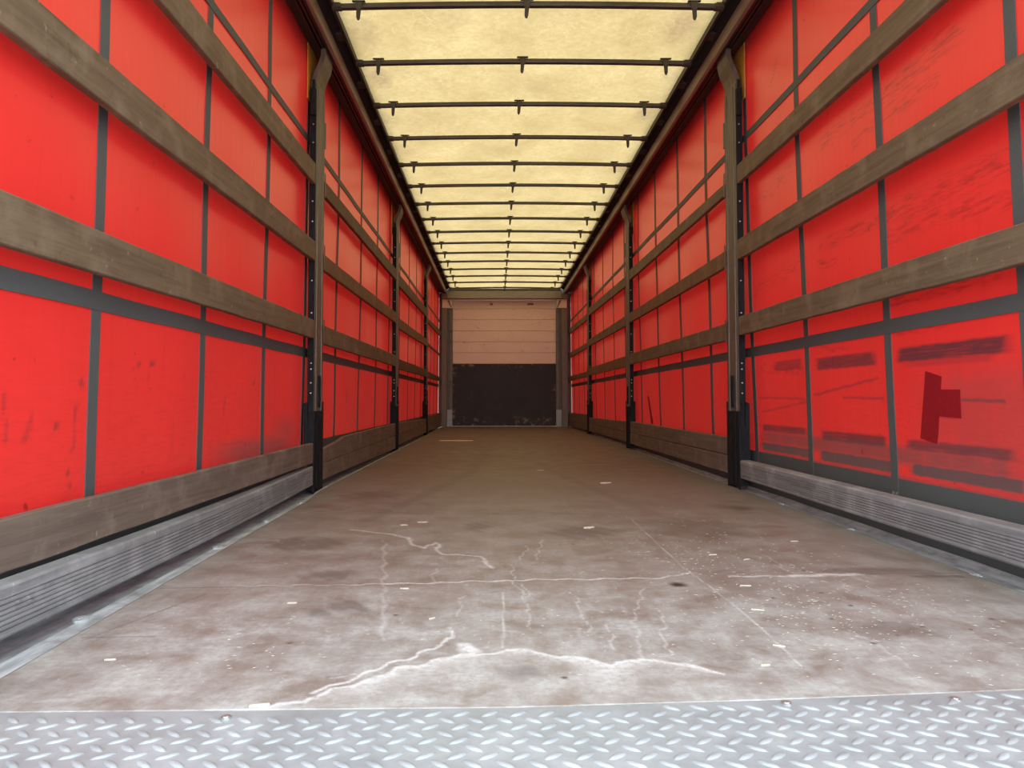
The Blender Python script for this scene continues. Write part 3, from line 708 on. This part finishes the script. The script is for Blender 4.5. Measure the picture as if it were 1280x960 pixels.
# ------------------------------------------------------------------ posts
def make_post(s, y0, label):
    base = -0.029 if s < 0 else -0.002
    e = empty('side_post', (s*HALF, y0, base), label, 'post', 'sliding side posts')
    def P_(u): return s*u                      # outward distance from the inner face
    Z = -base
    # front channel of strips, so the slots are real gaps onto a core coloured dark for slot shade
    bm = bmesh.new()
    z0, z1 = 0.455 + Z, 2.40 + Z; D = POST_D
    prof = [(P_(0.004), 0.002), (P_(0.0), 0.006), (P_(0.0), 0.026), (P_(0.008), 0.028), (P_(0.008), 0.046), (P_(0.0), 0.048), (P_(0.0), 0.078), (P_(0.010), 0.078), (P_(0.010), 0.002)]
    sweep_z(bm, prof, z0, z1)
    prof = [(P_(0.0), 0.122), (P_(0.0), 0.150), (P_(0.008), 0.152), (P_(0.008), 0.170), (P_(0.0), 0.172), (P_(0.0), D-0.006), (P_(0.004), D-0.002), (P_(0.010), D-0.002), (P_(0.010), 0.122)]
    sweep_z(bm, prof, z0, z1)
    z = z0
    zs_ = []
    while z < z1 - 0.02:
        L_, G_ = (0.055, 0.05) if z > 1.95 else (0.30, 0.16) if z > 1.2 else (2.0, 0)
        zt = min(z + L_, z1); box(bm, P_(0.0005), P_(0.004), 0.0785, 0.1215, z, zt); z = zt + G_
    link('channel', bm, M['post'], e)
    bm = bmesh.new(); box(bm, P_(0.0105), P_(0.044), 0.012, D-0.012, 0.30 + Z, 2.38 + Z); link('core', bm, M['shade_black'], e)
    bm = bmesh.new(); box(bm, P_(0.002), P_(0.030), -0.004, 0.001, 0.36 + Z, 2.24 + Z); pr = link('perforated_rail', bm, M['black'], e)
    bm = bmesh.new(); box(bm, P_(0.002), P_(0.030), D, D+0.004, 0.36 + Z, 2.24 + Z); link('perforated_rail', bm, M['black'], e)
    for zb in (0.56, 0.62, 0.70, 0.735, 1.03, 1.22, 1.57, 1.69, 2.04, 2.15):
        b2 = bmesh.new(); cyl(b2, (0, 0, 0), 'Y', 0.0042, 0.004, 10); link('bolt', b2, M['bolt'], pr, (P_(0.017), -0.006, zb + Z))
    # lower sleeve
    bm = bmesh.new()
    box(bm, P_(-0.003), P_(0.046), 0.004, D-0.004, 0.016, 0.452 + Z, 0.004)
    box(bm, P_(-0.008), P_(-0.003), 0.050, 0.085, 0.02, 0.44 + Z, 0.0015)
    box(bm, P_(-0.008), P_(-0.003), 0.120, 0.155, 0.02, 0.44 + Z, 0.0015)
    sl = link('lower_sleeve', bm, M['black'], e)
    for ys_ in (-0.006, D-0.004):
        bm = bmesh.new()
        pts = [(P_(-0.004), 0.0), (P_(0.058), 0.10), (P_(0.058), 0.50 + Z), (P_(0.036), 0.51 + Z), (P_(0.034), 0.36 + Z), (P_(-0.004), 0.36 + Z)] if ys_ < 0 else [(P_(-0.004), 0.0), (P_(0.050), 0.0), (P_(0.050), 0.45 + Z), (P_(0.0), 0.51 + Z), (P_(-0.006), 0.51 + Z)]
        a = [bm.verts.new((x, ys_, z)) for x, z in pts]; b = [bm.verts.new((x, ys_ + 0.009, z)) for x, z in pts]
        bm.faces.new(a); bm.faces.new(b[::-1])
        for q in range(len(pts)): bm.faces.new((a[q], a[(q+1) % len(pts)], b[(q+1) % len(pts)], b[q]))
        link('flange', bm, M['black'], sl)
    bm = bmesh.new(); box(bm, P_(-0.010), P_(0.0), 0.085, 0.122, 0.475 + Z, 0.665 + Z, 0.003); link('release_handle', bm, M['black'], e)
    # latch box high on the rear side and catch on the far side
    bm = bmesh.new(); box(bm, P_(0.0), P_(0.034), -0.024, 0.0, 2.20 + Z, 2.36 + Z, 0.004); box(bm, P_(0.004), P_(0.022), -0.030, -0.022, 2.33 + Z, 2.41 + Z, 0.002); link('latch', bm, M['black'], e)
    bm = bmesh.new(); box(bm, P_(-0.004), P_(0.022), D, D+0.018, 2.08 + Z, 2.24 + Z, 0.003); link('catch', bm, M['post'], e)
    # cranked head up to the roof rail
    bm = bmesh.new(); path = [(0.006, 2.36), (0.004, 2.42), (-0.010, 2.47), (-0.036, 2.53), (-0.050, 2.575), (-0.050, 2.614)]; rings = []
    for i, (u, z) in enumerate(path):
        y0_, y1_ = (0.005, 0.200) if i < 2 else (0.004, 0.19) if i < 4 else (0.006, 0.175)
        t_ = 0.030
        rings.append([bm.verts.new((P_(u), y0_, z+Z)), bm.verts.new((P_(u), y1_, z+Z)), bm.verts.new((P_(u+t_), y1_, z+Z-0.004)), bm.verts.new((P_(u+t_), y0_, z+Z-0.004))])
    for a, b in zip(rings, rings[1:]):
        for q in range(4): bm.faces.new((a[q], a[(q+1) % 4], b[(q+1) % 4], b[q]))
    bm.faces.new(rings[0]); bm.faces.new(rings[-1][::-1])
    link('cranked_head', bm, M['post'], e)
    bm = bmesh.new(); box(bm, P_(0.046), P_(0.052), -0.03, 0.16, 2.30 + Z, 2.63 + Z, 0.001)  # flat ochre strip set outward of the post head
    o = link('ochre_strip', bm, M['ochre'], e); o['label'] = 'flat ochre strip'
    # pockets that hold the slats
    for (za, zb) in ((0.875, 1.015), (1.325, 1.475), (1.775, 1.925)):
        bm = bmesh.new(); box(bm, P_(-0.003), P_(-0.0005), D+0.001, D+0.026, za + Z, zb + Z, 0.0008); link('slat_pocket', bm, M['post'], e)
    return e
POSTWORD = ['nearest the camera', 'second from the camera', 'farthest from the camera']
for s, word in ((-1, 'left'), (1, 'right')):
    p0 = None
    for k, yp in enumerate(POST_Y):
        lab = 'slotted grey brown post with black lower sleeve, %s wall, %s' % (word, POSTWORD[k])
        if p0 is None: p0 = make_post(s, yp, lab)
        else:
            c = copy_tree(p0); c.location.y = yp; c['label'] = lab

# ------------------------------------------------------------------ slats
def slat(s, name, y0, y1, zt0, zt1, zb0, zb1, mat, label, cat='slat', group='wooden slats between the posts', thick=0.025, top=None, n=26):
    """board with its inner face on the post line; z of top and bottom edge at both ends"""
    bm = bmesh.new(); rings = []; ch = 0.003
    yc, zc = (y0+y1)/2, (zb0+zb1)/2
    for k in range(n+1):
        f = k/n; y_ = y0 + (y1-y0)*f
        zt = zt0 + (zt1-zt0)*f if top is None else float(np.interp(y_, [a for a, _ in top], [b for _, b in top]))
        zb = zb0 + (zb1-zb0)*f
        zt += random.uniform(-.0012, .0012); zb += random.uniform(-.0012, .0012)
        w = 0.0015*math.sin(f*5.0 + zc*9)
        x0 = s*(HALF + 0.0005) + w*s; x1 = s*(HALF + thick) + w*s
        rings.append([bm.verts.new((x - s*HALF, y_ - yc, z - zc)) for x, z in ((x0, zb+ch), (x0, zt-ch), (x0+s*ch, zt), (x1, zt), (x1, zb), (x0+s*ch, zb))])
    for a, b in zip(rings, rings[1:]):
        for q in range(6): bm.faces.new((a[q], a[(q+1) % 6], b[(q+1) % 6], b[q]))
    bm.faces.new(rings[0]); bm.faces.new(rings[-1][::-1])
    o = link(name, bm, M[mat], None, (s*HALF, yc, zc))
    return tag(o, label, cat, group)

def ribbed(s, y0, y1, zt, zb, label, tilt=0.0, wave=None, mat='ribbed', thick=0.050, bow_in=0.0):
    """hollow ribbed side board with a flat top ledge"""
    yc = (y0+y1)/2; bm = bmesh.new()
    H = zt - zb; prof = [(thick-.004, 0.0), (0.004, 0.0), (0.0, 0.006)]
    nrib = 7; a = 0.010; b = H - 0.026
    for k in range(nrib):
        z0 = a + (b-a)*k/nrib; z1 = a + (b-a)*(k+1)/nrib; m = (z1-z0)
        prof += [(0.0, z0), (0.0, z0+m*0.60), (0.0042, z0+m*0.72), (0.0042, z0+m*0.93)]
    prof += [(0.0, b), (0.0, H-0.006), (0.004, H), (thick, H + 0.002), (thick, H-0.004)]
    ys = np.linspace(y0, y1, 30)
    dz = [zb + tilt*(y_-yc)/(y1-y0)*2 + (-0.014*math.sin(math.pi*(y_-y0)/(y1-y0)) if wave else 0) for y_ in ys]
    sweep_y(bm, [(s*x, z) for x, z in prof], [y_-yc for y_ in ys], [-s*bow_in*(1-(y_-y0)/(y1-y0)) for y_ in ys], [d - zb for d in dz])
    o = link('ribbed_side_board', bm, M[mat], None, (s*HALF, yc, zb))
    return tag(o, label, 'side board', 'ribbed boards along the floor')

BAY = ['nearest bay', 'second bay', 'third bay', 'last bay by the front wall']
ROW = ['top', 'middle', 'third']
span = [(0.95, 4.163), (4.405, 7.563), (7.805, 10.893), (11.135, 14.02)]
# (top z at near end, far end, bottom z near, far, material, thickness)
UP = {
 -1: [[(1.900, 1.914, 1.776, 1.792, 'slat', .025), (1.448, 1.452, 1.325, 1.336, 'slat', .025), (.970, .988, .852, .880, 'slat', .025)],
      [(1.880, 1.918, 1.788, 1.801, 'slat_mid', .025), (1.420, 1.452, 1.322, 1.337, 'slat_tan', .025), (.980, .996, .866, .878, 'slat', .025)],
      [(1.904, 1.928, 1.771, 1.799, 'slat_mid', .025), (1.419, 1.458, 1.301, 1.348, 'slat_tan', .025), (.970, .984, .858, .874, 'slat_mid', .025)],
      [(1.800, 1.862, 1.731, 1.746, 'slat_mid', .025), (1.417, 1.397, 1.380, 1.362, 'slat', .025), (.968, .949, .861, .882, 'slat_mid', .025)]],
  1: [[(1.912, 1.904, 1.790, 1.792, 'slat', .025), (1.455, 1.460, 1.341, 1.344, 'slat', .025), (.994, 1.008, .883, .898, 'slat', .025)],
      [(1.862, 1.903, 1.788, 1.794, 'slat', .025), (1.443, 1.444, 1.341, 1.342, 'slat_tan', .025), (.992, 1.010, .887, .896, 'slat', .025)],
      [(1.875, 1.931, 1.766, 1.813, 'slat', .025), (1.442, 1.444, 1.332, 1.344, 'slat', .025), (1.002, 1.004, .884, .895, 'slat_tan', .025)],
      [(1.868, 1.905, 1.772, 1.802, 'slat', .025), (1.415, 1.431, 1.340, 1.327, 'slat_tan', .025), (.964, .979, .885, .884, 'slat_tan', .025)]]}
COLW = {'slat': 'dark brown', 'slat_mid': 'reddish brown', 'slat_tan': 'lighter tan'}
for s, word in ((-1, 'left'), (1, 'right')):
    for b in range(4):
        for r, (a1, a2, b1, b2, mt, th) in enumerate(UP[s][b]):
            nm = 'thin' if (a1 - b1) < 0.05 else 'worn'
            slat(s, 'wooden_slat', span[b][0], span[b][1], a1, a2, b1, b2, mt,
                 '%s %s wooden slat, %s row, %s wall, %s' % (nm, COLW[mt], ROW[r], word, BAY[b]), thick=th)
# lowest timber boards and the boards along the floor
G2 = 'low timber boards above the floor boards'
slat(-1, 'timber_board', *span[0], .260, .270, .1425, .1525, 'plank', 'brown low timber board lying tilted above the grey ribbed board, left wall', 'board', G2)
slat(-1, 'timber_board', *span[1], 0, 0, .132, .148, 'plank', 'low timber board with broken sloping top edge, left wall, second bay', 'board', G2, top=[(4.40, .218), (4.70, .236), (4.88, .246), (5.02, .262), (5.2, .265), (7.6, .274)])
slat(-1, 'timber_board', *span[2], .273, .236, .137, .151, 'plank', 'brown low timber board, left wall, third bay', 'board', G2)
slat(-1, 'timber_board', *span[3], .262, .274, .139, .135, 'plank', 'brown low timber board, left wall, last bay by the front wall', 'board', G2)
slat(1, 'timber_board', *span[1], .292, .294, .186, .176, 'plank', 'brown low timber board, right wall, second bay', 'board', G2)
slat(1, 'timber_board', *span[2], .286, .256, .170, .171, 'plank', 'brown low timber board, right wall, third bay', 'board', G2)
slat(1, 'timber_board', *span[3], .298, .272, .150, .110, 'plank', 'brown low timber board, right wall, last bay by the front wall', 'board', G2)
ribbed(-1, 1.33, 4.163, .137, .026, 'grey ribbed side board with pale top ledge along the floor, left wall, nearest bay', 0.0, True, bow_in=0.045, thick=0.041)
ribbed(1, 1.40, 4.163, .170, .066, 'grey ribbed side board with pale top ledge, right wall, nearest bay', 0.0)
G3 = 'plain boards along the floor'
for s, word in ((-1, 'left'), (1, 'right')):
    for b in range(1, 4):
        zb = {(-1, 1): (.030, .008), (-1, 2): (.030, .026), (-1, 3): (.036, .006), (1, 1): (.072, .059), (1, 2): (.067, .046), (1, 3): (.052, .010)}[(s, b)]
        zt = {(-1, 1): (.129, .144), (-1, 2): (.133, .147), (-1, 3): (.135, .131), (1, 1): (.180, .171), (1, 2): (.166, .166), (1, 3): (.146, .106)}[(s, b)]
        slat(s, 'floor_side_board', *span[b], zt[0], zt[1], zb[0], zb[1], 'plank', 'greyish brown lowest board above the floor edge, %s wall, %s' % (word, BAY[b]), 'side board', G3, thick=0.032)

# ------------------------------------------------------------------ front wall
bm = bmesh.new(); box(bm, -1.37, 1.37, YF + 0.032, YF + 0.08, -0.10, 2.76)
fw = link('wall_front', bm, M['cream'])
fw['kind'] = 'structure'; fw['label'] = 'cream front wall behind the boarding'
bm = bmesh.new()
zs = np.linspace(1.232, 2.318, 6)
for a, b in zip(zs, zs[1:]): box(bm, -1.03, 1.0, YF, YF + 0.028, a + 0.003, b - 0.003, 0.003)
tag(link('wall_boarding', bm, M['pink']), 'pinkish cream horizontal boarding on the upper front wall', 'panel')
bm = bmesh.new(); box(bm, -1.03, 1.0, YF + 0.004, YF + 0.029, 2.322, 2.49, 0.002)
hp = tag(link('header_panel', bm, M['cream']), 'cream header panel under the grey beam on the front wall', 'panel')
for (px, w) in ((-0.27, 0.03), (0.50, 0.06)):
    b2 = bmesh.new(); box(b2, -w, w, 0.001, 0.004, -0.02, 0.02, 0.001); link('label_plate', b2, M['column'], hp, (px, YF - 0.0005, 2.41))
# dark plywood kick board, finely divided for its chipped rim
nz, nx = 60, 100
Xg, Zg = np.meshgrid(np.linspace(-1.03, 1.0, nx), np.linspace(0.016, 1.228, nz))
bm = bmesh.new(); box(bm, -1.03, 1.0, YF - 0.006, YF + 0.028, 0.012, 1.228)
bmesh.ops.subdivide_edges(bm, edges=[e for e in bm.edges if abs(e.verts[0].co.x - e.verts[1].co.x) > 1 or abs(e.verts[0].co.z - e.verts[1].co.z) > .5], cuts=40, use_grid_fill=True)
kb = tag(link('kick_board', bm, M['kick']), 'dark brown chipped plywood sheet on the lower front wall', 'panel')
co = np.array([v.co[:] for v in kb.data.vertices])
ed = np.maximum(np.clip(1 - (co[:, 2]-0.02)/0.20, 0, 1), 0.8*np.clip(1 - (1.228-co[:, 2])/0.10, 0, 1)); ed = np.maximum(ed, .8*np.clip(1-np.minimum(co[:, 0]+1.03, 1.0-co[:, 0])/0.08, 0, 1))
add_attr(kb.data, 'chip', ed)
# light sill strip under the board
bm = bmesh.new(); box(bm, -1.02, 0.99, YF - 0.02, YF - 0.007, 0.0, 0.011, 0.002)
tag(link('floor_strip', bm, M['foot']), 'thin pale metal strip at the foot of the dark plywood sheet', 'strip')
for s, word in ((-1, 'left'), (1, 'right')):
    xi, xo = (1.032, 1.238) if s < 0 else (1.002, 1.215)
    e = empty('corner_post', (s*xo, YF - 0.06, 0), 'grey brown steel corner post with pale foot plate, %s end of the front wall' % word, 'post', 'steel corner posts')
    off = Vector((-s*xo, -(YF - 0.06), 0))
    bm = bmesh.new()
    xm = xi + 0.10
    prof = [(s*xo, YF-0.16), (s*(xm+0.01), YF-0.16), (s*xm, YF-0.15), (s*xm, YF-0.07), (s*xi, YF-0.06), (s*xi, YF-0.008), (s*xo, YF-0.008)]
    sweep_z(bm, prof, 0.0, 2.318); link('column', bm, M['column'], e, off)
    bm = bmesh.new(); box(bm, s*(xo+0.0005), s*1.296, YF-0.012, YF+0.028, 0.0, 2.62); link('side_flange', bm, M['column_dark'], e, off)
    bm = bmesh.new(); box(bm, s*(xi+0.045), s*(xm-0.002), YF-0.076, YF-0.067, 0.02, 2.30); link('recess_strip', bm, M['column_dark'], e, off)
    for zz in (0.88, 1.655, 1.868):
        bm = bmesh.new(); box(bm, s*(xi-0.004), s*(xi+0.10), YF-0.082, YF-0.060, zz-0.012, zz+0.012, 0.003); link('hinge_tab', bm, M['column_dark'], e, off)
    bm = bmesh.new(); box(bm, s*(xi-0.002), s*(xi+0.118), YF-0.085, YF-0.055, 0.0, 0.33, 0.003); link('foot_plate', bm, M['foot'], e, off)
    bm = bmesh.new(); box(bm, s*(xi+0.005), s*(xo-0.005), YF-0.13, YF-0.01, 2.32, 2.49, 0.004)
    link('corner_block', bm, M['cream'], e, off)
    bm = bmesh.new()
    pts = [(xi+0.01, 2.33), (xi+0.03, 2.33), (xi+0.10, 2.47), (xi+0.06, 2.47)]
    a = [bm.verts.new((s*x, YF-0.14, z)) for x, z in pts]; b = [bm.verts.new((s*x, YF-0.131, z)) for x, z in pts]
    bm.faces.new(a); bm.faces.new(b[::-1])
    for q in range(4): bm.faces.new((a[q], a[(q+1) % 4], b[(q+1) % 4], b[q]))
    link('gusset', bm, M['column'], e, off)
bm = bmesh.new()
sweep = [(YF-0.19, 2.505), (YF-0.185, 2.500), (YF-0.02, 2.500), (YF-0.02, 2.660), (YF-0.175, 2.660), (YF-0.19, 2.640)]
a = [bm.verts.new((-1.125, y_, z)) for y_, z in sweep]; b = [bm.verts.new((1.10, y_, z)) for y_, z in sweep]
bm.faces.new(a); bm.faces.new(b[::-1])
for q in range(6): bm.faces.new((a[q], a[(q+1) % 6], b[(q+1) % 6], b[q]))
hb = tag(link('header_beam', bm, M['beam']), 'grey green steel beam across the top of the front wall', 'beam')
bm = bmesh.new(); box(bm, -1.11, 1.09, YF-0.20, YF-0.03, 2.662, 2.69, 0.003); link('top_flange', bm, M['column_dark'], hb)
for s in (-1, 1):
    bm = bmesh.new(); box(bm, s*1.128 if s < 0 else 1.103, s*1.235, YF-0.18, YF-0.02, 2.495, 2.598, 0.004); link('end_casting', bm, M['column'], hb)

# ------------------------------------------------------------------ things lying on the floor
def chip(loc, L, W, ang, mat='chip', label=None, cat='splinter', group=None, name='wood_splinter', H=0.003):
    bm = bmesh.new(); n = 6; top = []; bot = []
    pts = []
    for k in range(n+1): pts.append((-L/2 + L*k/n, W/2*random.uniform(.35, 1)*math.sin(math.pi*(k+.6)/(n+1.2))))
    for k in range(n, -1, -1): pts.append((-L/2 + L*k/n, -W/2*random.uniform(.35, 1)*math.sin(math.pi*(k+.6)/(n+1.2))))
    a = [bm.verts.new((x, y_, 0.0)) for x, y_ in pts]; b = [bm.verts.new((x*.95, y_*.8, H)) for x, y_ in pts]
    bm.faces.new(a[::-1]); bm.faces.new(b)
    for q in range(len(pts)): bm.faces.new((a[q], a[(q+1) % len(pts)], b[(q+1) % len(pts)], b[q]))
    o = link(name, bm, M[mat], None, loc); o.rotation_euler.z = ang
    return tag(o, label, cat, group)
chip((-0.688, 9.14, 0.0), 0.44, 0.16, 0.0, 'white', 'long pale strip lying on the floor near the front wall, left of centre', 'strip', None, 'pale_strip', 0.006)
chip((0.508, 4.49, 0.0), 0.075, 0.05, 0.3, 'chip', 'pale torn scrap lying on the floor near the first right post', 'scrap', None, 'torn_scrap', 0.006)
chip((-0.58, 1.235, 0.0), 0.034, 0.008, 0.25, 'chip', 'yellowish wood sliver on the floor at the checker plate edge, left side', 'splinter', None, 'wood_sliver', 0.004)
chip((0.20, 2.93, 0.0), 0.05, 0.03, 0.4, 'chip', 'largest pale splinter on the floor right of centre', 'splinter', None, 'wood_sliver', 0.005)
spots = [(-0.49, 3.06, .07, .01, .1), (-0.56, 2.99, .05, .008, .2), (-0.43, 1.99, .04, .010, 0), (0.42, 1.87, .04, .008, -.2), (0.52, 2.02, .05, .007, -.1), (0.47, 1.79, .05, .006, -.3), (0.64, 2.35, .04, .008, .4), (0.75, 1.55, .05, .006, .5),
         (0.55, 2.42, .045, .012, .1), (0.83, 1.75, .03, .007, .9), (0.92, 2.65, .05, .008, .2), (1.05, 2.9, .04, .010, .1), (-0.70, 1.85, .04, .007, .1), (-0.85, 1.62, .03, .008, .4), (-0.95, 1.45, .035, .009, .2), (-0.55, 1.60, .035, .006, .5),
         (-0.33, 1.72, .03, .005, .7), (0.30, 1.60, .035, .005, .2), (0.42, 1.53, .04, .005, -.4), (0.95, 1.62, .06, .007, 1.0), (0.99, 1.53, .05, .006, .9), (-0.12, 3.35, .05, .008, .1), (0.15, 5.3, .09, .02, .05), (-0.35, 6.1, .10, .02, 0), (0.35, 1.42, .03, .006, .1), (-0.28, 1.33, .03, .006, .6)]
for x, y_, L, W, an in spots[::2] + spots[1:10:4]:
    chip((x, y_, 0.0), L*0.62, W*0.7, an, 'chip', 'small pale wood splinter lying loose on the plywood floor', 'splinter', 'wood splinters on the floor')
# finest chaff, nobody could count it
bm = bmesh.new()
def flake(x, y_, L, W, an):
    ca, sa = math.cos(an), math.sin(an); q = []
    for px, py in ((-L, -W*.3), (0, -W), (L, 0), (0, W)): q.append((x + px*ca - py*sa, y_ + px*sa + py*ca))
    a = [bm.verts.new((u, v, 0.0002)) for u, v in q]; t = bm.verts.new((x, y_, 0.0009))
    for k in range(4): bm.faces.new((a[k], a[(k+1) % 4], t))
    bm.faces.new(a[::-1])
for k in range(1000):
    z = random.random()
    if z < .40: x, y_ = random.gauss(0.55, .22), random.gauss(2.35, .45)
    elif z < .55: x, y_ = random.gauss(0.75, .2), random.gauss(1.9, .25)
    elif z < .75: x, y_ = random.uniform(-1.0, 1.15), random.uniform(1.33, 1.8)
    elif z < .85: x, y_ = random.gauss(0.60, .10), random.gauss(1.78, .12)
    else: x, y_ = random.uniform(-1.05, 1.15), 1.35 + 2.8*random.random()**1.5
    if -1.07 < x < 1.2 and y_ > float(sill_y(x)) + 0.02: flake(x, y_, random.uniform(.002, .0075), random.uniform(.0004, .0010), random.uniform(-1.2, 1.2))
tag(link('wood_chaff', bm, M['chip']), 'fine pale wood chaff scattered over the near floor', 'chaff', None, 'stuff')
